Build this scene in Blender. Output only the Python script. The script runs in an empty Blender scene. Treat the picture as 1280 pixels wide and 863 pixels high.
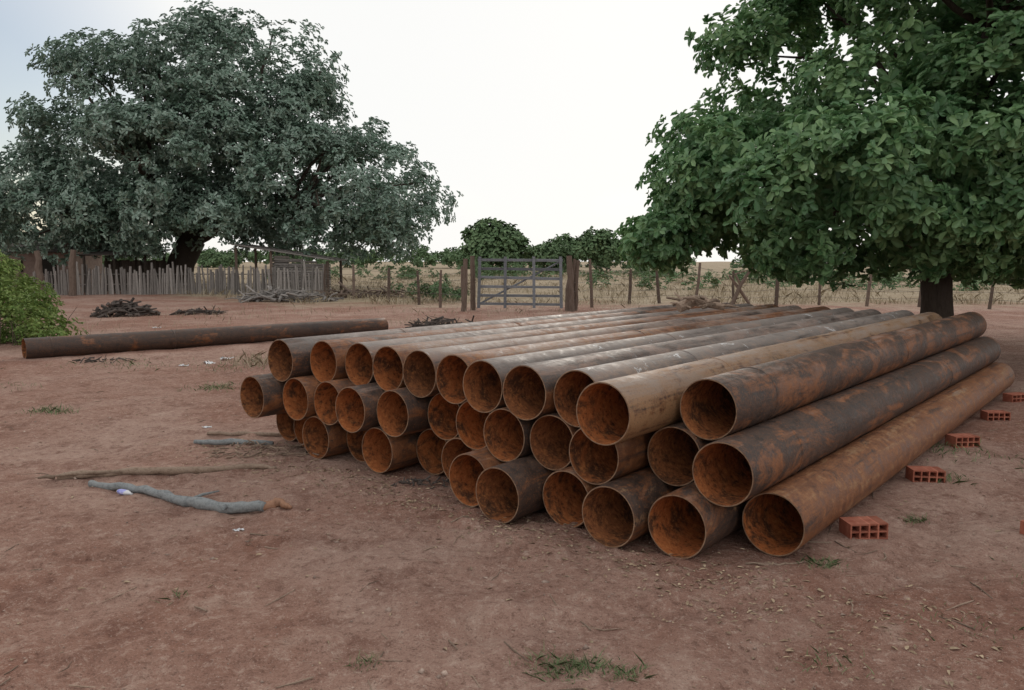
import bpy, math, random
import numpy as np
from mathutils import Vector, Matrix, Quaternion
random.seed(7)
rng = np.random.default_rng(7)
scene = bpy.context.scene
COL = scene.collection

# ---------------------------------------------------------------- noise / terrain
def _h(ix, iy, s):
    v = np.sin(ix * 127.1 + iy * 311.7 + s * 74.7) * 43758.5453
    return v - np.floor(v)
def vnoise(x, y, s=0):
    xi = np.floor(x); yi = np.floor(y); fx = x - xi; fy = y - yi
    fx = fx * fx * (3 - 2 * fx); fy = fy * fy * (3 - 2 * fy)
    a = _h(xi, yi, s); b = _h(xi + 1, yi, s); c = _h(xi, yi + 1, s); d = _h(xi + 1, yi + 1, s)
    return (a * (1 - fx) + b * fx) * (1 - fy) + (c * (1 - fx) + d * fx) * fy
ax0 = math.radians(39.5)
P0 = Vector((1.505, 4.483)); aV = Vector((math.sin(ax0), math.cos(ax0))); rV = Vector((-aV.y, aV.x))
def track(x, y, cx, cy, dx, dy, half):
    s = (x - cx) * dx + (y - cy) * dy; q = -(x - cx) * dy + (y - cy) * dx + .25 * np.sin(s * .5)
    return np.exp(-((q - half) / .10) ** 2) * (1 + .35 * np.sin(s * 42)) + np.exp(-((q + half) / .10) ** 2) * (1 + .35 * np.sin(s * 42))
def H(x, y):
    x = np.asarray(x, float); y = np.asarray(y, float)
    d = np.sqrt(x * x + y * y)
    near = np.clip((30 - d) / 15, 0, 1)
    s = (x - P0.x) * rV.x + (y - P0.y) * rV.y; e = (x - P0.x) * aV.x + (y - P0.y) * aV.y
    under = np.clip((e + .45) / .3, 0, 1) * np.clip((s + .5) / .3, 0, 1) * np.clip((5.1 - s) / .3, 0, 1)
    rough = near * (1 - .75 * under)
    wx = x + .35 * vnoise(x * 1.7, y * 1.7, 21); wy = y + .35 * vnoise(x * 1.7, y * 1.7, 22)
    h = (vnoise(x * .7, y * .7, 1) - .5) * .04
    h += (vnoise(wx * 2.3, wy * 2.3, 2) - .5) * .045 * rough
    h += (np.abs(vnoise(wx * 5, wy * 5, 3) - .5)) * .045 * rough
    h += (vnoise(wx * 12, wy * 12, 4) - .5) * .022 * rough
    h += (vnoise(x * 31, y * 31, 6) - .5) * .010 * rough
    h -= .026 * track(x, y, -1.2, 4.0, .93, .36, .75) * rough * (vnoise(x * .9, y * .9, 8) > .3)
    h -= .022 * track(x, y, 3.4, 4.6, .62, .78, .7) * rough
    h += .055 * np.exp(-((e + .62) / .22) ** 2) * np.clip(1 - np.abs(s - 3.3) / 1.4, 0, 1) * vnoise(x * 3.5, y * 3.5, 11)
    h += .035 * np.exp(-((e + .75) / .15) ** 2) * np.clip(1 - np.abs(s - 1.5) / 1.1, 0, 1) * vnoise(x * 4, y * 4, 12)
    far = np.clip((d - 45) / 60, 0, 1)
    h += (vnoise(x * .03, y * .03, 5) - .5) * .8 * far
    return h - .014
def hz(x, y): return float(H(x, y))

# ---------------------------------------------------------------- mesh builder
class MB:
    def __init__(s): s.v = []; s.f = []; s.m = []
    def add(s, vs, fs, mat=0):
        o = len(s.v); s.v.extend([tuple(v) for v in vs])
        s.f.extend([tuple(i + o for i in f) for f in fs]); s.m.extend([mat] * len(fs))
    def tube(s, pts, rad, seg=8, mat=0, jit=0.0, cap=True):
        pts = [Vector(p) for p in pts]; n = len(pts); vs = []
        up = None
        for i, p in enumerate(pts):
            t = (pts[min(i + 1, n - 1)] - pts[max(i - 1, 0)]).normalized()
            if up is None:
                up = Vector((0, 0, 1)) if abs(t.z) < .9 else Vector((1, 0, 0))
            a = t.cross(up).normalized(); b = a.cross(t).normalized(); up = b
            for k in range(seg):
                an = 2 * math.pi * k / seg
                r = rad[i] * (1 + random.uniform(-jit, jit))
                vs.append(p + (a * math.cos(an) + b * math.sin(an)) * r)
        fs = []
        for i in range(n - 1):
            for k in range(seg):
                k2 = (k + 1) % seg
                fs.append((i * seg + k, i * seg + k2, (i + 1) * seg + k2, (i + 1) * seg + k))
        if cap:
            fs.append(tuple(reversed(range(seg)))); fs.append(tuple(range((n - 1) * seg, n * seg)))
        s.add(vs, fs, mat)
    def box(s, c, d, rot=None, mat=0, jit=0.0):
        vs = []
        for z in (-.5, .5):
            for x, y in ((-.5, -.5), (.5, -.5), (.5, .5), (-.5, .5)):
                v = Vector((x * d[0] + random.uniform(-jit, jit), y * d[1] + random.uniform(-jit, jit), z * d[2] + random.uniform(-jit, jit)))
                if rot is not None: v = rot @ v
                vs.append(v + Vector(c))
        s.add(vs, [(3, 2, 1, 0), (4, 5, 6, 7), (0, 1, 5, 4), (1, 2, 6, 5), (2, 3, 7, 6), (3, 0, 4, 7)], mat)
    def obj(s, name, mats, smooth=False, parent=None, loc=(0, 0, 0)):
        me = bpy.data.meshes.new(name); me.from_pydata(s.v, [], s.f)
        for m in mats: me.materials.append(m)
        me.polygons.foreach_set('material_index', s.m)
        if smooth: me.polygons.foreach_set('use_smooth', [True] * len(me.polygons))
        me.update()
        o = bpy.data.objects.new(name, me); COL.objects.link(o); o.location = loc
        if parent: o.parent = parent
        return o
def np_mesh(name, V, F, mat, parent=None, smooth=False):
    me = bpy.data.meshes.new(name); k = F.shape[1]
    me.vertices.add(len(V)); me.vertices.foreach_set('co', V.astype(np.float32).ravel())
    me.loops.add(F.size); me.loops.foreach_set('vertex_index', F.astype(np.int32).ravel())
    me.polygons.add(len(F)); me.polygons.foreach_set('loop_start', np.arange(0, F.size, k, dtype=np.int32))
    me.polygons.foreach_set('loop_total', np.full(len(F), k, dtype=np.int32))
    if smooth: me.polygons.foreach_set('use_smooth', np.ones(len(F), dtype=bool))
    me.materials.append(mat); me.update(calc_edges=True); me.validate()
    o = bpy.data.objects.new(name, me); COL.objects.link(o)
    if parent: o.parent = parent
    return o
def empty(name, loc=(0, 0, 0)):
    e = bpy.data.objects.new(name, None); COL.objects.link(e); e.location = loc; return e

# ---------------------------------------------------------------- node helpers
class NT:
    def __init__(s, name):
        s.mat = bpy.data.materials.new(name); s.mat.use_nodes = True
        s.t = s.mat.node_tree; s.t.nodes.clear()
        s.out = s.t.nodes.new('ShaderNodeOutputMaterial')
    def n(s, typ, **kw):
        nd = s.t.nodes.new(typ)
        for k, v in kw.items(): setattr(nd, k, v)
        return nd
    def l(s, a, b): s.t.links.new(a, b)
    def noise(s, vec, scale, detail=4, rough=.55, dist=0):
        nd = s.n('ShaderNodeTexNoise'); nd.inputs['Scale'].default_value = scale
        nd.inputs['Detail'].default_value = detail; nd.inputs['Roughness'].default_value = rough
        nd.inputs['Distortion'].default_value = dist
        if vec is not None: s.l(vec, nd.inputs['Vector'])
        return nd.outputs['Fac']
    def rng(s, val, a, b, c=0, d=1):
        nd = s.n('ShaderNodeMapRange'); s.l(val, nd.inputs[0])
        for i, x in enumerate((a, b, c, d)): nd.inputs[i + 1].default_value = x
        return nd.outputs[0]
    def math(s, op, a, b=None, clamp=False):
        nd = s.n('ShaderNodeMath', operation=op); nd.use_clamp = clamp
        for i, x in enumerate((a, b)):
            if x is None: continue
            if isinstance(x, (int, float)): nd.inputs[i].default_value = x
            else: s.l(x, nd.inputs[i])
        return nd.outputs[0]
    def mix(s, fac, a, b, mode='MIX'):
        nd = s.n('ShaderNodeMix', data_type='RGBA', blend_type=mode)
        for i, x in ((0, fac), (6, a), (7, b)):
            if isinstance(x, (int, float)): nd.inputs[i].default_value = x
            elif isinstance(x, tuple): nd.inputs[i].default_value = (*x, 1)
            else: s.l(x, nd.inputs[i])
        return nd.outputs[2]
    def bump(s, h, strength, dist, prev=None):
        nd = s.n('ShaderNodeBump'); nd.inputs['Strength'].default_value = strength
        nd.inputs['Distance'].default_value = dist; s.l(h, nd.inputs['Height'])
        if prev is not None: s.l(prev, nd.inputs['Normal'])
        return nd.outputs[0]
    def princ(s, col, rough=.9, normal=None, spec=.3, metal=0):
        p = s.n('ShaderNodeBsdfPrincipled')
        if isinstance(col, tuple): p.inputs['Base Color'].default_value = (*col, 1)
        else: s.l(col, p.inputs['Base Color'])
        if isinstance(rough, (int, float)): p.inputs['Roughness'].default_value = rough
        else: s.l(rough, p.inputs['Roughness'])
        p.inputs['Specular IOR Level'].default_value = spec; p.inputs['Metallic'].default_value = metal
        if normal is not None: s.l(normal, p.inputs['Normal'])
        return p
    def done(s, sh): s.l(sh, s.out.inputs[0]); return s.mat

def mat_ground():
    t = NT('dirt'); pos = t.n('ShaderNodeNewGeometry').outputs['Position']
    sep = t.n('ShaderNodeSeparateXYZ'); t.l(pos, sep.inputs[0])
    n1 = t.noise(pos, .45, 4, .6, .5); n2 = t.noise(pos, 2.4, 6, .75, .3); n3 = t.noise(pos, 17, 5, .8); n4 = t.noise(pos, 95, 2, .8)
    c = t.mix(t.rng(n1, .38, .62), (.275, .142, .104), (.39, .255, .205))
    c = t.mix(t.rng(n2, .50, .66, 0, .8), c, (.19, .094, .070))
    c = t.mix(t.rng(n2, .30, .44, .7, 0), c, (.44, .31, .25))
    c = t.mix(t.rng(n3, .53, .68, 0, .7), c, (.52, .385, .315))
    c = t.mix(t.rng(n3, .32, .46, .75, 0), c, (.12, .062, .046))
    c = t.mix(t.rng(n4, .6, .72, 0, .7), c, (.56, .44, .37))
    c = t.mix(t.rng(n4, .30, .42, .65, 0), c, (.085, .048, .038))
    mx = t.math('MINIMUM', t.math('ADD', sep.outputs[0], 8.0), 0.0)
    yy = t.math('ADD', sep.outputs[1], mx)
    yy = t.math('ADD', yy, t.math('MULTIPLY', t.math('SUBTRACT', n1, .5), 9.0))
    f = t.rng(yy, 28, 34)
    fc = t.mix(t.rng(n1, .35, .65), (.30, .225, .15), (.40, .33, .24))
    fc = t.mix(t.rng(n2, .45, .62, 0, .7), fc, (.20, .155, .095))
    c = t.mix(f, c, fc)
    hh = t.math('ADD', t.math('MULTIPLY', n3, .045), t.math('MULTIPLY', n4, .010))
    b = t.bump(hh, .9, 1.0)
    return t.done(t.princ(c, .95, b, .1).outputs[0])

def mat_leaf(name, c1, c2, c3, rough=.5, trans=.25, spec=.4, clump=.8):
    t = NT(name); g = t.n('ShaderNodeNewGeometry')
    r = g.outputs['Random Per Island']
    nb = t.noise(g.outputs['Position'], clump, 1)
    c = t.mix(r, c1, c2); c = t.mix(t.rng(nb, .4, .7, 0, .6), c, c3)
    p = t.princ(c, rough, None, spec)
    if trans <= 0: return t.done(p.outputs[0])
    tr = t.n('ShaderNodeBsdfTranslucent'); t.l(c, tr.inputs[0])
    m = t.n('ShaderNodeMixShader'); m.inputs[0].default_value = trans
    t.l(p.outputs[0], m.inputs[1]); t.l(tr.outputs[0], m.inputs[2])
    return t.done(m.outputs[0])

def mat_wood(name, c1, c2, sc=1.0, stretch=(6, 6, 1)):
    t = NT(name); g = t.n('ShaderNodeNewGeometry'); pos = g.outputs['Position']; isl = g.outputs['Random Per Island']
    mp = t.n('ShaderNodeMapping'); mp.inputs['Scale'].default_value = stretch; t.l(pos, mp.inputs[0])
    n1 = t.noise(mp.outputs[0], 5 * sc, 4, .7)
    c = t.mix(t.rng(n1, .3, .7), c1, c2)
    c = t.mix(t.rng(n1, .55, .7, 0, .6), c, tuple(x * .45 for x in c1))
    hs = t.n('ShaderNodeHueSaturation'); t.l(c, hs.inputs['Color']); t.l(t.rng(isl, 0, 1, .6, 1.3), hs.inputs['Value'])
    return t.done(t.princ(hs.outputs[0], .9, t.bump(n1, .6, .02), .15).outputs[0])

def mat_plain(name, c1, c2, scale=8, rough=.85, spec=.2, bump=.01):
    t = NT(name); g = t.n('ShaderNodeNewGeometry'); pos = g.outputs['Position']; isl = g.outputs['Random Per Island']
    n1 = t.noise(pos, scale, 4, .65)
    c = t.mix(t.rng(n1, .3, .7), c1, c2)
    hs = t.n('ShaderNodeHueSaturation'); t.l(c, hs.inputs['Color']); t.l(t.rng(isl, 0, 1, .7, 1.25), hs.inputs['Value'])
    return t.done(t.princ(hs.outputs[0], rough, t.bump(n1, .5, bump), spec).outputs[0])

def mat_pipe_outer():
    t = NT('rusty_steel'); tc = t.n('ShaderNodeTexCoord').outputs['Object']
    oi = t.n('ShaderNodeObjectInfo'); geo = t.n('ShaderNodeNewGeometry')
    sc = t.n('ShaderNodeSeparateColor'); t.l(oi.outputs['Color'], sc.inputs[0])
    rust, dust, tan = sc.outputs[0], sc.outputs[1], sc.outputs[2]
    off = t.n('ShaderNodeVectorMath', operation='ADD'); t.l(tc, off.inputs[0])
    cx = t.n('ShaderNodeCombineXYZ'); rr = t.math('MULTIPLY', oi.outputs['Random'], 90.0)
    for i in range(3): t.l(rr, cx.inputs[i])
    t.l(cx.outputs[0], off.inputs[1]); v = off.outputs[0]
    mp = t.n('ShaderNodeMapping'); mp.inputs['Scale'].default_value = (1, 1, .45); t.l(v, mp.inputs[0])
    mp2 = t.n('ShaderNodeMapping'); mp2.inputs['Scale'].default_value = (1.6, 1.6, .12); t.l(v, mp2.inputs[0])
    n1 = t.noise(mp.outputs[0], 3.2, 6, .74, .8); n2 = t.noise(v, 11, 5, .75, .3); n3 = t.noise(v, 70, 2, .75)
    n5 = t.noise(mp2.outputs[0], 7, 5, .75, .5)
    c = t.mix(t.rng(n2, .32, .68), (.030, .021, .018), (.095, .054, .038))
    m = t.math('ADD', n1, t.math('MULTIPLY', t.math('SUBTRACT', rust, .5), .42))
    m = t.rng(m, .46, .55)
    rc = t.mix(t.rng(n2, .32, .68), (.10, .036, .017), (.31, .120, .044))
    c = t.mix(t.math('MULTIPLY', m, .9), c, rc)
    c = t.mix(t.rng(n5, .34, .46, .8, 0), c, (.030, .025, .024))
    c = t.mix(t.rng(n1, .34, .40, .7, 0), c, (.028, .022, .021))
    m2 = t.rng(t.math('ADD', t.math('MULTIPLY', t.math('ADD', n5, n2), .5), t.math('MULTIPLY', t.math('SUBTRACT', tan, .5), .4)), .51, .60)
    c = t.mix(t.math('MULTIPLY', m2, .85), c, (.29, .165, .082))
    c = t.mix(t.rng(n3, .56, .70, 0, .65), c, (.22, .085, .032))
    c = t.mix(t.rng(n3, .3, .42, .6, 0), c, (.020, .014, .012))
    sn = t.n('ShaderNodeSeparateXYZ'); t.l(geo.outputs['True Normal'], sn.inputs[0])
    upm = t.rng(sn.outputs[2], .2, .95)
    dm = t.rng(t.math('ADD', t.math('MULTIPLY', t.math('ADD', n5, n1), .5), t.math('MULTIPLY', t.math('SUBTRACT', dust, .5), .32)), .46, .62)
    dm = t.math('MULTIPLY', t.math('MULTIPLY', dm, upm), .75)
    c = t.mix(dm, c, (.27, .235, .215))
    pk = t.math('MULTIPLY', t.rng(t.noise(v, 4.0, 5, .75, .8), .61, .64), t.rng(dust, .7, .9))
    c = t.mix(t.math('MULTIPLY', t.math('MULTIPLY', pk, upm), .8), c, (.62, .62, .62))
    hh = t.math('ADD', t.math('MULTIPLY', n2, .009), t.math('MULTIPLY', n3, .0024))
    b = t.bump(hh, .8, 1.0)
    return t.done(t.princ(c, t.rng(n2, .3, .7, .42, .8), b, .42).outputs[0])
def mat_pipe_inner():
    t = NT('rust_scale_inside'); tc = t.n('ShaderNodeTexCoord').outputs['Object']; oi = t.n('ShaderNodeObjectInfo')
    off = t.n('ShaderNodeVectorMath', operation='ADD'); t.l(tc, off.inputs[0]); cx = t.n('ShaderNodeCombineXYZ')
    rr = t.math('MULTIPLY', oi.outputs['Random'], 70.0)
    for i in range(3): t.l(rr, cx.inputs[i])
    t.l(cx.outputs[0], off.inputs[1]); v = off.outputs[0]
    n1 = t.noise(v, 6, 5, .7, .6); n2 = t.noise(v, 32, 4, .75)
    a = t.mix(oi.outputs['Random'], (.50, .16, .052), (.27, .115, .055))
    c = t.mix(t.rng(n1, .47, .62), a, (.12, .058, .034))
    c = t.mix(t.rng(n2, .52, .66, 0, .7), c, (.58, .24, .085))
    c = t.mix(t.rng(n2, .34, .46, .75, 0), c, (.06, .028, .017))
    b = t.bump(n2, .9, .010)
    return t.done(t.princ(c, .9, b, .12).outputs[0])

M_ground = mat_ground()
M_out = mat_pipe_outer(); M_in = mat_pipe_inner()
M_rim = mat_plain('pipe_rim_rust', (.13, .07, .042), (.30, .19, .12), 30, .8, .3, .003)
M_leafL = mat_leaf('leaf_greyish', (.120, .205, .145), (.335, .43, .365), (.090, .17, .110), .40, .15, .6, .5)
M_leafR = mat_leaf('leaf_green', (.090, .205, .080), (.25, .40, .175), (.065, .165, .070), .42, .3, .5, .9)
M_leafB = mat_leaf('leaf_weed', (.12, .20, .045), (.29, .36, .12), (.10, .17, .045), .6, .2, .2, 1.5)
M_leafD = mat_leaf('leaf_distant', (.10, .17, .08), (.19, .27, .14), (.09, .14, .07), .7, 0, .2, .15)
M_grassg = mat_leaf('grass_green', (.10, .16, .07), (.18, .25, .11), (.22, .21, .12), .7, 0, .2, 3)
M_grassd = mat_leaf('grass_dry', (.36, .29, .20), (.48, .41, .30), (.27, .22, .15), .8, 0, .1, .3)
M_bark = mat_wood('bark', (.045, .034, .028), (.10, .08, .065), 1)
M_grey = mat_wood('weathered_wood', (.18, .16, .15), (.36, .33, .305))
M_gate = mat_wood('gate_wood', (.12, .125, .14), (.24, .25, .27), 1, (1, 6, 6))
M_post = mat_wood('post_wood', (.10, .07, .055), (.22, .165, .135))
M_stick = mat_wood('stick_wood', (.18, .125, .09), (.36, .27, .21), 3, (2, 2, 2))
M_log = mat_wood('grey_log', (.14, .15, .155), (.33, .34, .34), 3, (2, 2, 2))
M_char = mat_wood('charred_wood', (.05, .042, .038), (.16, .13, .115), 1, (2, 2, 2))
M_brick = mat_plain('clay_brick', (.28, .085, .055), (.42, .17, .115), 14, .9, .1, .004)
M_hole_shade = mat_plain('clay_brick_hole_shade', (.10, .03, .02), (.15, .045, .03), 14, .9, .1)  # darker copy of the clay; shade inside the holes put into the colour
M_roof = mat_plain('old_roof', (.045, .04, .037), (.10, .085, .075), 5)
M_wall = mat_plain('house_wall', (.19, .135, .11), (.28, .21, .18), 5)
M_opening_shade = mat_plain('painted_opening_shade', (.02, .018, .016), (.035, .03, .026), 3)  # near-black colour stands in for shade behind the house openings
M_wire = mat_plain('wire', (.10, .09, .08), (.18, .16, .15), 8, .6)
M_peb = mat_plain('pebble', (.22, .145, .115), (.48, .37, .31), 30, .9, .15, .002)
M_lit = mat_plain('dry_leaf', (.20, .13, .08), (.48, .38, .27), 20, .8, .1, .002)
M_white = mat_plain('white_plastic', (.5, .5, .52), (.7, .7, .72), 10, .4, .5, .01)
M_blue = mat_plain('blue_plastic', (.10, .12, .5), (.55, .55, .8), 25, .4, .5, .002)

# ---------------------------------------------------------------- ground
def ground():
    n = 760; u = np.linspace(-1, 1, n)
    k = 8.2; A = 900 / math.sinh(k)
    x = A * np.sinh(k * u); y = x + 5.0
    X, Y = np.meshgrid(x, y, indexing='xy')
    Z = H(X, Y)
    V = np.stack([X.ravel(), Y.ravel(), Z.ravel()], 1)
    i = np.arange(n - 1); I, J = np.meshgrid(i, i, indexing='xy')
    a = (J * n + I).ravel(); F = np.stack([a, a + 1, a + n + 1, a + n], 1)
    np_mesh('ground', V, F, M_ground, smooth=True)
ground()

# ---------------------------------------------------------------- pipes
R = .187; TH = .009
def make_pipe(base, ang, length, z, col, welds=(), tilt=0.0):
    mb = MB(); seg = 72
    rings = [(0, R - .002), (.004, R)]
    stops = sorted(set([.3, 1.0, 2, 3, 4, 5, 6, 7] + [w for w in welds]))
    for s in stops:
        if s in welds:
            rings += [(s - .016, R), (s - .008, R + .006), (s + .008, R + .006), (s + .016, R)]
        else: rings.append((s, R))
    rings += [(length - .004, R), (length, R - .002)]
    rings.sort()
    vs = []; fs = []; mi = []
    def ring(zz, r):
        for k in range(seg):
            a = 2 * math.pi * k / seg; vs.append((r * math.cos(a), r * math.sin(a), zz))
    for zz, r in rings: ring(zz, r)
    no = len(rings)
    inner = [(length, R - TH), (length * .5, R - TH), (1.0, R - TH), (.3, R - TH), (0, R - TH)]
    for zz, r in inner: ring(zz, r)
    nt = no + len(inner)
    for i in range(nt):
        j = (i + 1) % nt
        mm = 0 if i < no - 1 else (2 if i in (no - 1, nt - 1) else 1)
        for k in range(seg):
            k2 = (k + 1) % seg
            fs.append((i * seg + k, i * seg + k2, j * seg + k2, j * seg + k)); mi.append(mm)
    mb.v = vs; mb.f = fs; mb.m = mi
    o = mb.obj('steel_pipe', [M_out, M_in, M_rim], smooth=True)
    try: o.data.set_sharp_from_angle(angle=math.radians(35))
    except Exception: pass
    d = Vector((math.sin(ang), math.cos(ang), tilt)).normalized()
    q = d.to_track_quat('Z', 'Y')
    o.rotation_mode = 'QUATERNION'
    o.rotation_quaternion = q @ Quaternion((0, 0, 1), random.uniform(0, 6.28))
    o.location = (base[0], base[1], z); o.color = (*col, 1)
    return o
B = [0, .41, .81, 1.21, 1.60, 1.99, 2.38, 2.77, 3.15, 3.53, 3.91, 4.29, 4.67]
Be = [0, -.39, -.49, -.36, -.58, -.43, -.11, .0, -.25, -.1, -.28, -.1, -.03]
Me = [-.25, -.06, -.35, -.25, -.28, -.15, -.06, -.25, -.36, -.29, -.34, -.52]
Te = [-.03, -.56, -.25, -.30, -.28, -.16, -.14, -.12, -.10, -.18, -.35]
#  rust, dust, tan per pipe
Bc = [(.90, .15, .46), (.40, .2, .35), (.5, .3, .4), (.7, .3, .45), (.3, .2, .3), (.7, .3, .3), (.5, .2, .6), (.5, .3, .3), (.6, .2, .3), (.3, .2, .3), (.6, .3, .3), (.5, .3, .3), (.5, .3, .4)]
Mc = [(.40, .22, .2), (.3, .2, .25), (.6, .3, .4), (.4, .3, .3), (.3, .2, .3), (.7, .2, .3), (.5, .3, .3), (.35, .3, .2), (.35, .3, .2), (.55, .3, .3), (.6, .3, .3), (.4, .3, .3)]
Tc = [(.45, .35, .28), (.65, .60, .76), (.35, .95, .5), (.45, .75, .4), (.35, .95, .4), (.85, .5, .5), (.6, .8, .5), (.8, .5, .5), (.4, .8, .3), (.7, .45, .3), (.35, .7, .2)]
def put(s, e, z, col, lay, idx):
    p = P0 + rV * s + aV * e
    ang = ax0 + math.radians(random.uniform(-.12, .12))
    L = 8.0 + random.uniform(-.1, .15)
    w = []
    if lay == 'T' and idx == 0: w = [.62, 3.9]
    elif lay == 'B' and idx == 0: L = 7.7
    elif random.random() < .7: w = [random.choice([1.4, 2.6, 3.8, 4.7])]
    if lay == 'T' and idx == 1: w = [1.45, 4.2]
    if lay == 'M' and idx == 0: w = [.75, 5.1]
    make_pipe(p, ang, L, z, col, w)
for i, s in enumerate(B): put(s, Be[i], R - .004, Bc[i], 'B', i)
Ms = []; Mz = []
for i in range(12):
    s = (B[i] + B[i + 1]) / 2; g = (B[i + 1] - B[i]) / 2; z = R + math.sqrt((2 * R) ** 2 - g * g) - .004
    Ms.append(s); Mz.append(z); put(s, Me[i], z, Mc[i], 'M', i)
for i in range(11):
    s = (Ms[i] + Ms[i + 1]) / 2; g = (Ms[i + 1] - Ms[i]) / 2; z = (Mz[i] + Mz[i + 1]) / 2 + math.sqrt((2 * R) ** 2 - g * g)
    put(s, Te[i], z, Tc[i], 'T', i)
a = Vector((-8.44, 13.75)); b = Vector((-3.0, 18.7)); dd = (b - a)
make_pipe(a, math.atan2(dd.x, dd.y), dd.length, R - .015, (.3, .25, .25), (.4, 2.5))

# ---------------------------------------------------------------- bricks (hollow, 2x4 holes)
def hollow_brick(loc, ang, sx=.24, sy=.15, szz=.10, nx=4, nz=2):
    mb = MB(); w = .010
    hx = (sx - w * (nx + 1)) / nx; hzz = (szz - w * (nz + 1)) / nz
    for i in range(nx + 1):
        mb.box((-sx / 2 + w / 2 + i * (hx + w), 0, szz / 2), (w, sy, szz))
    for j in range(nz + 1):
        for i in range(nx):
            mb.box((-sx / 2 + w + hx / 2 + i * (hx + w), 0, w / 2 + j * (hzz + w)), (hx, sy - .002, w if 0 < j < nz else w * .98))
    for i in range(nx):
        for j in range(nz):
            mb.box((-sx / 2 + w + hx / 2 + i * (hx + w), .0, w + hzz / 2 + j * (hzz + w)), (hx * .999, .01, hzz * .999), mat=1)  # thin plug midway in each hole, coloured dark as painted shade
    o = mb.obj('hollow_clay_brick', [M_brick, M_hole_shade]); o.rotation_euler = (0, random.uniform(-.04, .04), ang)
    o.location = (loc[0], loc[1], hz(*loc) - .006); return o
for e, off, an in ((.72, -.30, .05), (2.33, -.30, -.12), (3.8, -.29, .1), (5.5, -.30, 0.0), (6.9, -.31, .2)):
    p = P0 + aV * e + rV * off
    hollow_brick((p.x, p.y), an + random.uniform(-.05, .05))
hollow_brick((3.32, 4.85), .5)
for k in range(3):
    o = hollow_brick((7.25, 9.9), .3 + .1 * k); o.rotation_euler = (0, 0, .3 + .1 * k); o.location.z += k * .103
hollow_brick((7.2, 9.4), .1)

# ---------------------------------------------------------------- leaves
def leaf_arrays(pos, d, nrm, L, W, fold=.25, curl=.12):
    n = len(pos)
    d = d / np.linalg.norm(d, axis=1, keepdims=True)
    s = np.cross(d, nrm); s /= (np.linalg.norm(s, axis=1, keepdims=True) + 1e-9)
    u = np.cross(s, d)
    L = L[:, None]; W = W[:, None]
    b = pos; tip = pos + d * L - u * L * curl
    m = pos + d * L * .5
    q = pos + d * L * .82 - u * L * curl * .5
    l1 = m + s * W * .38 + u * W * fold; r1 = m - s * W * .38 + u * W * fold
    l2 = q + s * W * .42 + u * W * fold; r2 = q - s * W * .42 + u * W * fold
    V = np.stack([b, r1, r2, tip, l2, l1], 1).reshape(-1, 3)
    o = np.arange(n) * 6
    F = np.concatenate([np.stack([o, o + 1, o + 2, o + 3], 1), np.stack([o, o + 3, o + 4, o + 5], 1)])
    return V, F
def unit(n):
    v = rng.normal(size=(n, 3)); return v / np.linalg.norm(v, axis=1, keepdims=True)
def clump_centres(ells, n, zmin, lo=.8, inner=False):
    ells = [(np.array(c, float), np.array(r, float)) for c, r in ells]
    wts = np.array([(r[0] * r[1] + r[0] * r[2] + r[1] * r[2]) for c, r in ells]); wts /= wts.sum()
    out = []
    while len(out) < n:
        i = rng.choice(len(ells), p=wts); c, r = ells[i]
        d = unit(1)[0]
        k = rng.uniform(.25, .75) if inner else rng.uniform(lo, 1.04)
        p = c + r * d * k
        if p[2] < zmin: continue
        if not inner and any(np.linalg.norm((p - c2) / r2) < .72 for j, (c2, r2) in enumerate(ells) if j != i): continue
        out.append((p, d))
    return out
def crown(cl, cr, nros, lpr, Lm, Wm, squash=.75, updir=.6):
    P = []; D = []; N = []
    for p, od in cl:
        r = cr * rng.uniform(.5, 1.35)
        k = max(3, int(nros * (r / cr) ** 2))
        u = unit(k); rad = rng.uniform(.35, 1.1, k)[:, None] ** .6
        q = p + u * rad * r * np.array([1, 1, squash])
        axs = u * .8 + np.array(od) * .6 + np.array([0, 0, updir]) + rng.normal(size=(k, 3)) * .25
        axs /= np.linalg.norm(axs, axis=1, keepdims=True)
        Q = np.repeat(q, lpr, 0); A = np.repeat(axs, lpr, 0)
        rd = rng.normal(size=Q.shape); rd -= (rd * A).sum(1, keepdims=True) * A
        rd /= np.linalg.norm(rd, axis=1, keepdims=True)
        dd = rd + A * rng.uniform(-.1, .7, (len(Q), 1)); dd[:, 2] -= .12
        P.append(Q + rng.normal(size=Q.shape) * Lm * .15); D.append(dd); N.append(A + rng.normal(size=Q.shape) * .3)
    P = np.concatenate(P); D = np.concatenate(D); N = np.concatenate(N); n = len(P)
    return leaf_arrays(P, D, N, Lm * rng.uniform(.6, 1.25, n), Wm * rng.uniform(.7, 1.2, n))

def limb(mb, a, b, r0, r1, sag=.0, n=7, wob=.12):
    a = Vector(a); b = Vector(b); Ln = (b - a).length; pts = []; rad = []
    off = Vector((random.uniform(-1, 1), random.uniform(-1, 1), random.uniform(-.3, .6))) * Ln * wob
    for i in range(n):
        t = i / (n - 1); p = a.lerp(b, t) + off * math.sin(t * math.pi) + Vector((0, 0, sag * Ln * math.sin(t * math.pi)))
        p += Vector([random.uniform(-1, 1) * Ln * .015 for _ in range(3)]) * (0 < i < n - 1)
        pts.append(p); rad.append(r0 + (r1 - r0) * t ** .8)
    mb.tube(pts, rad, 8, 0, .05, True); return pts

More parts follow.
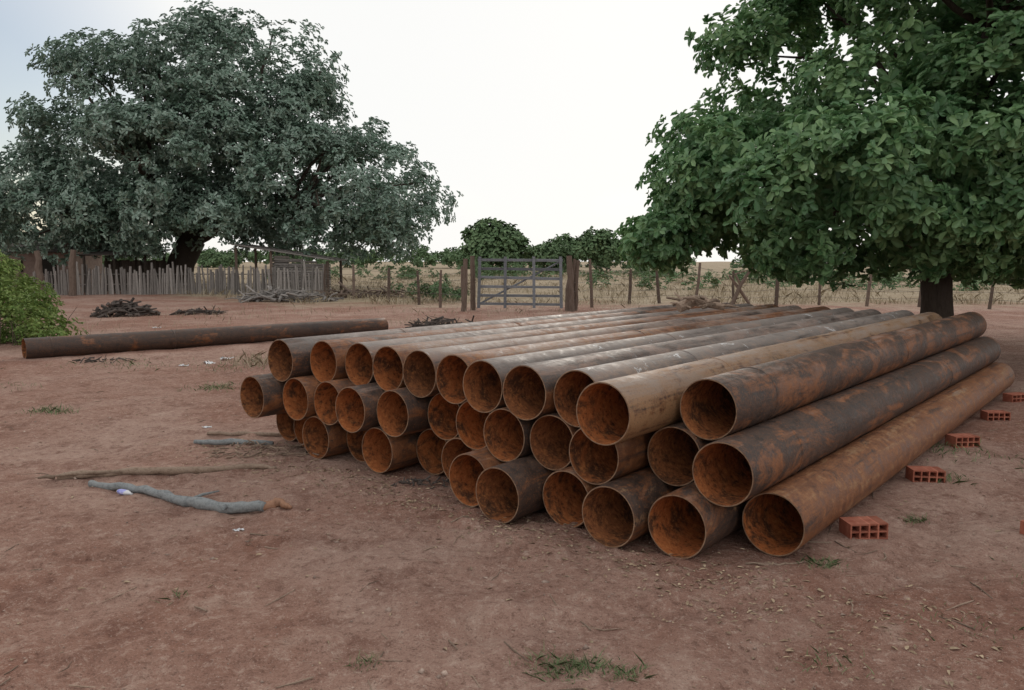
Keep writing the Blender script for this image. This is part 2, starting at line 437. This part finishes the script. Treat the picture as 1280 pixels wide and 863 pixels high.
def tree(name, trunk_pts, trunk_r, forks, ells, ncl, cr, nros, lpr, Lm, Wm, zmin, mat, n_inner, nlimb, limb_r, extra=(), top_limit=None):
    e = empty(name, (0, 0, 0))
    mb = MB()
    mb.tube(trunk_pts, trunk_r, 14, 0, .06)
    cl = clump_centres(ells, ncl, zmin); ic = clump_centres(ells, n_inner, zmin + .3, inner=True)
    for ee, nn, zz in extra: cl += clump_centres([ee], nn, zz, .3)
    fk = []
    for f in forks:
        p = limb(mb, trunk_pts[-1], f, trunk_r[-1] * .75, trunk_r[-1] * .35, .05); fk += p[2:]
    for i in range(nlimb):
        c, _ = cl[i]; c = Vector(c)
        s = min(fk, key=lambda q: (q - c).length + random.uniform(0, 1.0))
        p = limb(mb, s, c, limb_r, limb_r * .25, .04)
        for _ in range(2):
            s2 = random.choice(p[2:5]); d = Vector(unit(1)[0]); d.z = abs(d.z)
            limb(mb, s2, s2 + d * cr * random.uniform(.6, 1.1), limb_r * .35, limb_r * .1, 0, 4)
    mb.obj('trunk_and_limbs', [M_bark], True, e)
    V1, F1 = crown(cl, cr, nros, lpr, Lm, Wm)
    V2, F2 = crown(ic, cr * 1.3, int(nros * .5), lpr, Lm * 1.3, Wm * 1.4)
    np_mesh('foliage', np.concatenate([V1, V2]), np.concatenate([F1, F2 + len(V1)]), mat, e)
    return e

tree('large_cashew_tree',
     [(-19.3, 46, -.2), (-19.2, 46, .5), (-18.9, 46, 1.6), (-18.2, 46, 2.9)], [1.15, .85, .75, .7],
     [(-22, 45, 5), (-15, 46, 6.5), (-18, 47, 8.5), (-12, 44.5, 4.5), (-19, 43, 6), (-24, 47, 4.5)],
     [((-18.0, 46, 7.3), (8.4, 7.5, 7.0)), ((-9.5, 45.5, 5.0), (5.9, 5.5, 3.9)), ((-25.2, 45.5, 4.8), (5.2, 5, 3.2)), ((-16.0, 46, 11.0), (6.2, 5, 3.9)), ((-12.5, 46, 8.3), (4.0, 4, 3.6))],
     400, 1.05, 34, 8, .27, .13, 2.4, M_leafL, 110, 60, .16,
     [(((-17.5, 43.5, 4.6), (8.5, 2.5, 1.6)), 75, 3.0), (((-18, 43, 8.0), (7, 3.5, 3.6)), 60, 3.5), (((-7.6, 44.5, 3.9), (3.6, 3, 1.5)), 34, 2.4)])
tree('cashew_tree',
     [(8.0, 15, -.15), (8.0, 15, .25), (7.95, 15, 1.0), (7.9, 15, 1.8)], [.42, .31, .27, .29],
     [(6.2, 14.2, 3.4), (9.3, 14.6, 3.9), (7.6, 15.8, 4.6), (8.3, 13.3, 3.2), (10.2, 15.5, 3.2), (5.3, 15.2, 2.9), (8.6, 14.6, 6.6)],
     [((8.1, 15, 5.2), (4.4, 4.4, 3.3)), ((6.1, 14.6, 3.0), (3.5, 3.8, 1.5)), ((10.5, 15, 3.2), (4, 3.8, 1.8)), ((8.8, 15, 8.0), (4.4, 4, 2.6))],
     420, .54, 30, 9, .17, .09, 1.5, M_leafR, 110, 70, .07,
     [(((8.0, 12.8, 3.7), (3.6, 1.6, 1.9)), 55, 1.7), (((2.75, 14.8, 2.1), (.55, .8, .35)), 10, 1.6), (((4.0, 14.5, 2.7), (1.3, 1.5, .6)), 16, 1.7), (((3.6, 14.8, 3.5), (.8, 1.5, .8)), 12, 1.9)])

def distant():
    cl = []
    def blob(x, y, z, rx, rz, n):
        for _ in range(n):
            d = unit(1)[0]; d[2] = abs(d[2]) if random.random() < .8 else d[2]
            cl.append((np.array([x, y, z]) + d * np.array([rx, rx * .7, rz]) * rng.uniform(.5, 1), d))
    blob(-2.4, 110, 3.2, 4.3, 4.0, 60); blob(-1.5, 108, 2.0, 5.2, 2.6, 40)
    blob(5.8, 125, 2.0, 3.5, 3.0, 30); blob(9, 130, 2.5, 3.0, 3.2, 30); blob(14, 120, 2.6, 5.0, 3.2, 50); blob(19.5, 110, 3, 3.5, 4.0, 40)
    blob(-72, 110, 4, 6, 6, 70); blob(-80, 100, 4, 7, 5, 60)
    x = -150.0
    while x < 190:
        y = random.uniform(150, 200); h = random.uniform(1.6, 3.4)
        blob(x, y, h * .6, random.uniform(3, 6), h, 16); x += random.uniform(3, 6)
    V, F = crown(cl, 1.1, 16, 6, .65, .4)
    np_mesh('distant_trees', V, F, M_leafD)
distant()

def bush():
    cl = clump_centres([((-10.8, 16.2, .42), (1.9, 1.6, .72)), ((-9.7, 15.4, .25), (1.2, 1.0, .5)), ((-12.6, 17.5, .8), (2, 1.6, 1.2)), ((-14.2, 20, 1.0), (1.8, 1.6, 1.5))], 180, .05, .5)
    V, F = crown(cl, .30, 32, 7, .10, .045, .9, 1.0)
    e = empty('green_bush'); np_mesh('leaves', V, F, M_leafB, e)
    mb = MB()
    for _ in range(60):
        x = -11.1 + random.uniform(-1.4, 1.4); y = 16.3 + random.gauss(0, .5)
        limb(mb, (x, y, 0), (x + random.gauss(0, .15), y + random.gauss(0, .2), random.uniform(.5, .85)), .012, .004, 0, 4)
    mb.obj('stems', [M_post], False, e)
    cl = clump_centres([((-3.6, 34, .35), (1.6, .8, .65))], 18, .1, .4)
    V, F = crown(cl, .35, 25, 6, .14, .06); np_mesh('scrub_bush', V, F, M_leafD)
    cl = []
    for _ in range(90):
        x = random.uniform(5, 40); y = random.uniform(45, 90); cl.append((np.array([x, y, random.uniform(.1, .6)]), np.array([0, 0, 1.])))
    for _ in range(50):
        x = random.uniform(-20, 4); y = random.uniform(60, 95); cl.append((np.array([x, y, random.uniform(.1, .8)]), np.array([0, 0, 1.])))
    V, F = crown(cl, .7, 22, 6, .28, .12); np_mesh('field_scrub', V, F, M_leafD)
bush()

# ---------------------------------------------------------------- grass
def blades(name, X, Y, h, w, mat, lean=.35):
    n = len(X); Z = H(X, Y) - .01
    a = rng.uniform(0, 6.283, n); l = rng.normal(size=(n, 2)) * lean
    s = np.stack([np.cos(a), np.sin(a), np.zeros(n)], 1) * w[:, None] * .5
    b = np.stack([X, Y, Z], 1)
    mid = b + np.stack([l[:, 0] * h * .35, l[:, 1] * h * .35, h * .6], 1)
    tip = b + np.stack([l[:, 0] * h, l[:, 1] * h, h], 1)
    V = np.stack([b - s, b + s, mid + s * .7, tip, mid - s * .7], 1).reshape(-1, 3)
    o = np.arange(n) * 5; F = np.stack([o, o + 1, o + 2, o + 3, o + 4], 1)
    np_mesh(name, V, F, mat)
n = 50000
X = rng.uniform(-40, 55, n); Y = 31 + (rng.uniform(0, 1, n) ** 1.4) * 50
keep = (vnoise(X * .6, Y * .6, 9) > .42) & ((Y + np.minimum(0, X + 8)) > 31)
X = X[keep]; Y = Y[keep]; n = len(X)
blades('dry_field_grass', X, Y, rng.uniform(.08, .42, n) * (.4 + vnoise(X * .25, Y * .25, 3)), np.full(n, .03), M_grassd, .6)
tufts = [(.20, 3.24, .12, 160), (.33, 3.20, .10, 120), (.47, 3.12, .06, 60), (-.62, 3.22, .06, 40), (-5.2, 8.9, .22, 90), (-3.95, 10.6, .32, 120), (1.76, 4.36, .09, 80), (2.68, 5.16, .08, 70),
         (-7.2, 10.5, .6, 90), (-6.4, 13.0, .8, 120), (-4.6, 12.5, .5, 60), (1.35, 3.25, .12, 25), (-1.7, 3.9, .04, 12), (3.9, 7.0, .3, 60), (4.6, 6.6, .4, 60), (2.1, 3.6, .25, 30), (-8.5, 12.2, .5, 80), (2.9, 4.2, .2, 40), (-2.6, 3.6, .1, 20), (3.4, 6.1, .15, 40)]
XX = []; YY = []; HH = []; WW = []
for x, y, r, k in tufts:
    k = int(k * 1.8); XX.append(x + rng.normal(size=k) * r * .6); YY.append(y + rng.normal(size=k) * r * .45)
    sc = .42 if y < 6 else .85
    HH.append(rng.uniform(.02, .075, k) * sc); WW.append(np.full(k, .0045 if y < 6 else .007))
XX = np.concatenate(XX); YY = np.concatenate(YY); HH = np.concatenate(HH); WW = np.concatenate(WW)
blades('grass_tufts', XX, YY, HH + .012, WW, M_grassg, 1.0)
XX = np.concatenate([rng.normal(-4.2, .22, 200), rng.normal(-2.1, .5, 250), rng.normal(-9, 2, 350), rng.normal(0, 5, 700)]); YY = np.concatenate([rng.normal(13.1, .3, 200), rng.normal(21.5, .5, 250), rng.normal(24, 3, 350), rng.normal(26.5, 1.4, 700)])
blades('dry_grass_tufts', XX, YY, rng.uniform(.05, .22, len(XX)), np.full(len(XX), .012), M_grassd, .6)

# ---------------------------------------------------------------- pebbles, litter, twigs
def pebbles():
    n = 8000; X = rng.uniform(-9, 9, n); Y = 2.6 + rng.uniform(0, 1, n) ** 1.5 * 15
    s = rng.uniform(.003, .008, n); big = rng.random(n) < .06; s[big] *= 2.6
    Z = H(X, Y)
    base = np.array([(1, 0, 0), (-1, 0, 0), (0, 1, 0), (0, -1, 0), (0, 0, 1), (0, 0, -1)], float)
    f = np.array([(0, 2, 4), (2, 1, 4), (1, 3, 4), (3, 0, 4), (2, 0, 5), (1, 2, 5), (3, 1, 5), (0, 3, 5)])
    sc = rng.uniform(.6, 1.3, (n, 1, 3)) * np.array([1, 1, .6])
    V = base[None] * sc * s[:, None, None] + rng.normal(size=(n, 6, 3)) * s[:, None, None] * .2
    a = rng.uniform(0, 6.28, n); c, q = np.cos(a)[:, None], np.sin(a)[:, None]
    Vx = V[:, :, 0] * c - V[:, :, 1] * q; Vy = V[:, :, 0] * q + V[:, :, 1] * c
    V = np.stack([Vx + X[:, None], Vy + Y[:, None], V[:, :, 2] + Z[:, None] + s[:, None] * .15], 2).reshape(-1, 3)
    F = (f[None] + (np.arange(n) * 6)[:, None, None]).reshape(-1, 3)
    np_mesh('pebbles', V, F, M_peb)
pebbles()
def litter():
    n = 2800; X = rng.uniform(-8, 9, n); Y = 2.8 + rng.uniform(0, 1, n) ** 1.2 * 14
    k = 1500; t = rng.uniform(-.3, 5.2, k); e = rng.normal(-.55, .22, k)
    k2 = 350
    X = np.concatenate([X, P0.x + rV.x * t + aV.x * e, rng.normal(1.75, .5, k2)]); Y = np.concatenate([Y, P0.y + rV.y * t + aV.y * e, rng.normal(3.6, .35, k2)]); n = len(X)
    P = np.stack([X, Y, H(X, Y) + .003], 1); a = rng.uniform(0, 6.28, n)
    D = np.stack([np.cos(a), np.sin(a), rng.normal(size=n) * .12], 1); N = np.tile([0, 0, 1.], (n, 1)) + rng.normal(size=(n, 3)) * .25
    V, F = leaf_arrays(P, D, N, rng.uniform(.012, .05, n), rng.uniform(.004, .022, n), .2, .1)
    np_mesh('dry_leaf_litter', V, F, M_lit)
litter()
mb = MB()
for _ in range(260):
    x = random.uniform(-6, 7); y = 3.0 + random.random() ** 1.4 * 11; L = random.uniform(.04, .22); a_ = random.uniform(0, 6.28); r = random.uniform(.0018, .005)
    p = [(x + math.cos(a_) * L * k + random.gauss(0, .006), y + math.sin(a_) * L * k + random.gauss(0, .006)) for k in (-.5, 0, .5)]
    mb.tube([(q[0], q[1], hz(*q) + r) for q in p], [r, r, r * .6], 5, 0, .15)
mb.obj('scattered_twigs', [M_stick])

# ---------------------------------------------------------------- sticks and piles
def stick(name, pts, r, mat, branches=()):
    mb = MB()
    pts = [Vector((p[0], p[1], hz(p[0], p[1]) + r[i] * .8 + (p[2] if len(p) > 2 else 0))) for i, p in enumerate(pts)]
    Q = []; RR = []
    for i in range(len(pts) - 1):
        for k in range(5):
            t = k / 5; Q.append(pts[i].lerp(pts[i + 1], t) + Vector((random.gauss(0, .009), random.gauss(0, .009), random.gauss(0, .004)))); RR.append((r[i] + (r[i + 1] - r[i]) * t) * random.uniform(.85, 1.15))
    Q.append(pts[-1]); RR.append(r[-1])
    mb.tube(Q, RR, 10, 0, .12)
    for i, d, L, rr in branches:
        s = pts[i]; mb.tube([s, s + Vector(d) * L * .5 + Vector((0, 0, .01)), s + Vector(d) * L], [rr, rr * .8, rr * .4], 7, 0, .1)
    return mb.obj(name, [mat], True)
stick('fallen_branch', [(-3.48, 5.95), (-3.05, 6.12), (-2.6, 6.2), (-2.1, 6.42), (-1.93, 6.42)], [.028, .03, .03, .022, .014], M_stick, [(0, (-.9, -.3, .05), .12, .018), (1, (-.9, -.45, .05), .45, .018)])
stick('grey_log', [(-3.15, 5.85), (-2.75, 5.72), (-2.3, 5.5), (-1.95, 5.32), (-1.68, 5.28)], [.026, .032, .033, .042, .034], M_log, [(3, (.15, -.9, .1), .14, .02), (2, (.6, .5, .1), .3, .014)])
stick('broken_wood_piece', [(-1.72, 5.30), (-1.60, 5.34), (-1.50, 5.30)], [.036, .034, .01], mat_wood('split_wood', (.24, .12, .07), (.38, .22, .15), 2, (2, 2, 2)))
stick('fallen_branch', [(-3.0, 7.75), (-2.7, 7.7), (-2.3, 7.62), (-2.05, 7.65)], [.018, .022, .02, .012], M_stick)
stick('fallen_branch', [(-2.95, 7.3), (-2.6, 7.25), (-2.2, 7.22)], [.018, .03, .02], M_log)
stick('dry_twig', [(1.32, 4.36), (1.5, 4.34), (1.68, 4.38)], [.006, .006, .003], M_stick)
stick('dry_twig', [(2.0, 4.5), (2.15, 4.45), (2.2, 4.6)], [.005, .005, .003], M_stick)

def bottle():
    mb = MB(); prof = [(0, .0), (0, .026), (.01, .03), (.10, .03), (.13, .022), (.155, .012), (.18, .012), (.18, 0)]
    vs = []; sg = 14
    for x, r in prof:
        for k in range(sg):
            a = 6.2832 * k / sg; q = r * (1 + .12 * math.sin(3 * a + x * 50)); vs.append((x, q * math.cos(a), q * math.sin(a) * .8))
    fs = [(i * sg + k, i * sg + (k + 1) % sg, (i + 1) * sg + (k + 1) % sg, (i + 1) * sg + k) for i in range(len(prof) - 1) for k in range(sg)]
    mb.add(vs, fs); mb.m = [(1 if (f // sg) == 2 else 0) for f in range(len(fs))]
    o = mb.obj('crushed_plastic_bottle', [M_white, M_blue], True); o.location = (-2.86, 5.68, hz(-2.86, 5.68) + .024); o.rotation_euler = (0, 0, -.5); o.scale = (.8, .8, .8)
bottle()
def scrap(x, y, s):
    mb = MB(); n = 7; vs = [(i / (n - 1) * s - s / 2 + random.gauss(0, s * .06), j / (n - 1) * s * .5 + random.gauss(0, s * .05), abs(random.gauss(0, s * .08)) + .004) for j in range(n) for i in range(n)]
    fs = [(j * n + i, j * n + i + 1, j * n + n + i + 1, j * n + n + i) for j in range(n - 1) for i in range(n - 1) if random.random() < .85]
    mb.add(vs, fs); o = mb.obj('plastic_scrap', [M_white], True); o.location = (x, y, hz(x, y)); o.rotation_euler = (0, 0, random.uniform(0, 6))
for x, y, s in ((-5.1, 13.2, .25), (-4.9, 13.6, .22), (-5.35, 12.9, .15), (-1.75, 4.98, .07), (-3.1, 8.0, .09), (-2.2, 7.9, .1), (-8.9, 20, .2), (3.1, 8.7, .1)): scrap(x, y, s)

def stick_pile(name, c, rx, ry, h, n, L, r, mat, flat=.25):
    mb = MB()
    for _ in range(n):
        a = random.uniform(0, 6.28); k = random.random() ** .6; x = c[0] + rx * k * math.cos(a); y = c[1] + ry * k * math.sin(a)
        z = hz(x, y) + random.uniform(.2, 1) * h * (1 - k * k) + r
        d = Vector((random.gauss(0, 1), random.gauss(0, 1), random.gauss(0, flat))).normalized() * L * random.uniform(.4, 1) * .5
        p = Vector((x, y, z)); q0 = p - d; q1 = p + d; q0.z = max(q0.z, hz(q0.x, q0.y)); q1.z = max(q1.z, hz(q1.x, q1.y))
        rr = r * random.uniform(.4, 1.2); m = (q0 + q1) / 2 + Vector([random.gauss(0, L * .05) for _ in range(3)])
        mb.tube([q0, m, q1], [rr, rr * .9, rr * .5], 6, 0, .1)
    return mb.obj(name, [mat])
stick_pile('burnt_wood_pile', (-12.0, 24.8), .95, .7, .42, 140, .6, .05, M_char)
stick_pile('burnt_wood_pile', (-10.0, 25.5), .8, .5, .12, 50, .6, .035, M_char)
stick_pile('dry_branch_pile', (-9.6, 33.5), 2.2, .8, .4, 110, 1.6, .05, M_grey)
stick_pile('dry_branch_pile', (-1.75, 19.6), .85, .5, .26, 120, .7, .022, M_char)
stick_pile('dry_branch_pile', (-6.5, 37.0), 2.5, .8, .4, 60, 1.6, .05, M_post)
stick_pile('charred_scraps', (-6.9, 13.3), .6, .25, .04, 25, .2, .014, M_char)
stick_pile('twig_pile', (-2.2, 6.95), .5, .35, .05, 70, .2, .007, M_stick, .1)
stick_pile('bark_scraps', (-.62, 5.95), .3, .15, .04, 40, .10, .008, M_char, .3)
mb = MB(); zt = .80 + R * 2
for i in range(34):
    c = Vector((1.95 + random.gauss(0, .12), 8.5 + random.gauss(0, .10), zt + .03 + random.uniform(0, .10)))
    d = Vector((random.gauss(0, 1), random.gauss(0, .8), random.gauss(0, .25))).normalized() * random.uniform(.05, .15)
    mb.tube([c - d, c + Vector((0, 0, .02)), c + d], [.012, .018, .006], 6, 0, .15)
mb.tube([(1.75, 8.4, zt + .03), (1.95, 8.5, zt + .10), (2.25, 8.45, zt + .03)], [.05, .06, .03], 9, 0, .15)
mb.obj('dry_branch_debris', [M_stick])

# ---------------------------------------------------------------- stake fence, sheds
mb = MB(); x = -23.5
while x < -9.3:
    t = (x + 23.3) / 14; y = 39.5 + 1.0 * math.sin(t * 3) + random.gauss(0, .05); h = random.uniform(1.05, 1.5) + (.2 if random.random() < .1 else 0)
    w = random.uniform(.045, .08); lx = random.gauss(0, .06)
    mb.tube([(x, y, -.1), (x + lx * .5, y + random.gauss(0, .02), h * .5), (x + lx, y, h)], [w, w * .95, w * .75], 7, 0, .12)
    x += random.uniform(.08, .135)
for z in (.5, 1.0):
    mb.tube([(-23.3 + 14 * i / 10, 39.6 + 1.0 * math.sin(i / 10 * 3), z) for i in range(11)], [.03] * 11, 6)
mb.obj('wooden_stake_fence', [M_grey])
def post(name, x, y, h, r, lx=0, ly=0, mat=None):
    mb = MB(); pts = [(x, y, -.2)]
    for k in range(1, 6): pts.append((x + lx * k / 5 + random.gauss(0, r * .25), y + ly * k / 5, h * k / 5))
    mb.tube(pts, [r * 1.1, r, r, r * .95, r * .9, r * .8], 8, 0, .08); return mb.obj(name, [mat or M_post])
post('wooden_post', -22.9, 39, 2.15, .16, -.1); post('wooden_post', -21.4, 39, 2.2, .17, .15); post('wooden_post', -24.6, 40, 1.8, .13)

sh = empty('wooden_shed'); mb = MB()
for i in range(15):
    z = .12 + i * .125
    y0 = 41.6
    L = 2.9 if i < 12 else 2.9 - (i - 11) * .7
    mb.tube([(-12.3, y0 + random.gauss(0, .03), z), (-12.3 + L / 2, y0, z + random.gauss(0, .02)), (-12.3 + L, y0, z - .03)], [.06, .065, .055], 7, 0, .1)
for i in range(12): mb.tube([(-12.35, 41.6, .12 + i * .14), (-12.35, 44.4, .12 + i * .14)], [.06, .06], 7, 0, .1)
mb.obj('log_walls', [M_grey], False, sh); mb = MB()
for x, y, h in ((-14.2, 41.4, 2.35), (-12.4, 41.4, 2.2), (-9.5, 41.4, 1.65), (-14.2, 44.6, 2.5), (-9.5, 44.6, 1.7)): mb.tube([(x, y, -.1), (x, y, h)], [.08, .07], 8, 0, .1)
mb.obj('posts', [M_post], False, sh); mb = MB()
for i in range(26):
    y = 41.1 + i * .15; mb.box((-11.85, y, 2.12 + random.gauss(0, .015)), (5.2 + random.uniform(-.2, .3), .14, .03), Matrix.Rotation(.155, 3, 'Y'), 0)
mb.obj('plank_roof', [M_grey], False, sh)
s2 = empty('low_shed'); mb = MB()
for i in range(14): mb.box((-20.8, 42 + i * .2, 1.98 + .022 * i), (3.8, .21, .05), Matrix.Rotation(random.gauss(0, .012), 3, 'Y'), 0)
mb.obj('roof', [M_roof], False, s2); mb = MB()
for x in (-22.4, -20.8, -19.2):
    for y in (42.1, 44.4): mb.tube([(x, y, -.1), (x, y, 1.93)], [.08, .07], 8, 0, .1)
for i in range(24): mb.box((-22.4 + i * .143, 44.3, .85), (.13, .04, 1.7 + random.uniform(-.1, .1)))
mb.obj('posts_and_boards', [M_bark], False, s2)
bh = empty('small_house'); mb = MB()
mb.box((-29.0, 48.05, 1.1), (5, .15, 2.2)); mb.box((-26.57, 50, 1.1), (.14, 3.7, 2.2)); mb.box((-31.43, 50, 1.1), (.14, 3.7, 2.2)); mb.box((-29, 51.95, 1.1), (5, .15, 2.2))
mb.obj('walls', [M_wall], False, bh); mb = MB()
mb.box((-29, 48.9, 2.6), (5.6, 2.5, .08), Matrix.Rotation(.35, 3, 'X')); mb.box((-29, 51.15, 2.6), (5.6, 2.5, .08), Matrix.Rotation(-.35, 3, 'X')); mb.obj('roof', [M_roof], False, bh)
mb = MB(); mb.box((-27.6, 47.95, .95), (.8, .06, 1.9)); mb.box((-29.6, 47.95, 1.35), (.8, .06, .7)); mb.obj('door_and_window', [M_opening_shade], False, bh)  # flat dark panels on solid walls, painted as unlit openings

# ---------------------------------------------------------------- gate and wire fence
g = empty('wooden_gate'); mb = MB(); gx0, gx1, gy = -1.16, 1.72, 27.2
for i, z in enumerate((.22, .50, .80, 1.10, 1.40, 1.70)):
    mb.box(((gx0 + gx1) / 2, gy, z), (gx1 - gx0, .035, .085), Matrix.Rotation(.012 + random.gauss(0, .006), 3, 'Y'), 0, .006)
mb.obj('rails', [M_gate], False, g); mb = MB()
for i, x in enumerate((gx0 + .05, gx0 + .93, gx0 + 1.9, gx1 - .06)):
    mb.box((x, gy - .042, .95), (.10, .045, 1.74), Matrix.Rotation(random.gauss(0, .012), 3, 'Y'), 0, .006)
mb.obj('uprights', [M_gate], False, g)
mb = MB(); mb.tube([(gx0 + .1, gy + .045, .25), (gx1 - .1, gy + .045, 1.65)], [.035, .035], 6); mb.obj('brace', [M_gate], False, g)
post('gate_post', -1.62, 26.6, 1.75, .09, .10, .1); post('gate_post', -1.32, 27.3, 1.85, .09, -.02)
post('gate_post', 1.92, 27.2, 1.85, .12, .04); post('gate_post', 2.12, 27.5, 1.7, .10, .12, 0); post('gate_post', 2.05, 26.9, 1.3, .07, -.08, 0)
fp = [(2.1, 27.3, 1.75, .02), (2.95, 29.5, 1.75, -.10), (4.6, 31.5, 1.35, .05), (5.9, 32, 1.55, -.16), (7.3, 32, 1.6, .18), (8.6, 31.0, 1.3, -.05), (10.1, 30.6, 1.65, .12), (11.75, 30.6, 1.6, .04), (13.2, 29.8, 1.5, .15), (14.9, 29.3, 1.55, .1), (16.7, 28, 1.6, .15), (18.6, 26.5, 1.6, 0), (20.5, 25, 1.6, .1), (22.5, 23.5, 1.6, 0)]
def fence_line(pts, nm='wire_fence'):
    e = empty(nm); mb = MB()
    for x, y, h, lx in pts:
        r = random.uniform(.05, .075); mb.tube([(x, y, -.2), (x + lx * .5 + random.gauss(0, .03), y, h * .5), (x + lx, y, h)], [r * 1.05, r, r * .8], 7, 0, .12)
    mb.obj('posts', [M_post], False, e); mb = MB()
    for k in range(5):
        t = .2 + k * .17
        for a, b in zip(pts[:-1], pts[1:]):
            p = Vector((a[0] + a[3] * t, a[1] - .07, a[2] * t)); q = Vector((b[0] + b[3] * t, b[1] - .07, b[2] * t)); m = (p + q) / 2 - Vector((0, 0, .03))
            mb.tube([p, m, q], [.006] * 3, 4)
    mb.obj('wires', [M_wire], False, e)
fence_line(fp)
fence_line([(-1.6, 26.8, 1.5, -.05), (-2.6, 29, 1.35, .04), (-3.6, 31, 1.3, -.05), (-5.1, 33, 1.4, .05), (-7.1, 36, 1.5, 0), (-9.2, 39.5, 1.5, .03)])
mb = MB(); mb.tube([(8.0, 29.3, -.1), (8.35, 29.3, .8), (8.75, 29.3, 1.45)], [.08, .07, .05], 8, 0, .1); mb.tube([(8.75, 29.5, .1), (8.3, 29.4, .7), (7.95, 29.4, 1.15)], [.06, .06, .04], 8, 0, .1)
mb.tube([(8.35, 29.3, .8), (8.15, 29.3, 1.2), (8.6, 29.3, 1.35)], [.05, .04, .02], 7, 0, .1); mb.obj('forked_stump', [M_post])

# ---------------------------------------------------------------- world, light
w = bpy.data.worlds.new('World'); scene.world = w; w.use_nodes = True
t = w.node_tree; bg = t.nodes['Background']; bg.inputs[1].default_value = .103
sky = t.nodes.new('ShaderNodeTexSky'); sky.sky_type = 'NISHITA'; sky.sun_disc = False
el, az = math.radians(24), math.radians(12)
sky.sun_elevation = el; sky.sun_rotation = az; sky.air_density = 1; sky.dust_density = 1.5
tc = t.nodes.new('ShaderNodeTexCoord')
mp = t.nodes.new('ShaderNodeMapping'); mp.inputs['Scale'].default_value = (1, 1, 2.2); t.links.new(tc.outputs['Generated'], mp.inputs[0])
nz = t.nodes.new('ShaderNodeTexNoise'); nz.inputs['Scale'].default_value = 1.7; nz.inputs['Detail'].default_value = 3; t.links.new(mp.outputs[0], nz.inputs[0])
dt = t.nodes.new('ShaderNodeVectorMath'); dt.operation = 'DOT_PRODUCT'; t.links.new(tc.outputs['Generated'], dt.inputs[0])
v = Vector((-.68, 1.0, .19)).normalized(); dt.inputs[1].default_value = v
m1 = t.nodes.new('ShaderNodeMapRange'); t.links.new(dt.outputs['Value'], m1.inputs[0]); m1.inputs[1].default_value = .972; m1.inputs[2].default_value = .996; m1.inputs[3].default_value = 0; m1.inputs[4].default_value = .8
mr = t.nodes.new('ShaderNodeMapRange'); t.links.new(nz.outputs[0], mr.inputs[0]); mr.inputs[1].default_value = .25; mr.inputs[2].default_value = .5; mr.inputs[3].default_value = .8; mr.inputs[4].default_value = .98
sb = t.nodes.new('ShaderNodeMath'); sb.operation = 'SUBTRACT'; sb.use_clamp = True; t.links.new(mr.outputs[0], sb.inputs[0]); t.links.new(m1.outputs[0], sb.inputs[1])
mx = t.nodes.new('ShaderNodeMix'); mx.data_type = 'RGBA'; t.links.new(sb.outputs[0], mx.inputs[0]); t.links.new(sky.outputs[0], mx.inputs[6]); mx.inputs[7].default_value = (9.4, 9.4, 9.25, 1)
t.links.new(mx.outputs[2], bg.inputs[0])
sd = bpy.data.lights.new('sun', 'SUN'); sd.energy = .9; sd.angle = math.radians(14); sd.color = (1, .9, .78)
so = bpy.data.objects.new('sun', sd); COL.objects.link(so)
sdir = Vector((math.sin(az) * math.cos(el), math.cos(az) * math.cos(el), math.sin(el)))
so.rotation_euler = sdir.to_track_quat('Z', 'Y').to_euler()

cd = bpy.data.cameras.new('camera'); cam = bpy.data.objects.new('camera', cd); COL.objects.link(cam)
cd.sensor_width = 36; cd.lens = 28.125; cd.clip_end = 3000; cd.clip_start = .05
cam.location = (0, 0, 1.7); cam.rotation_euler = (math.radians(90 - 6.05), 0, 0)
scene.camera = cam
scene.view_settings.view_transform = 'Standard'; scene.view_settings.look = 'None'; scene.view_settings.exposure = 0
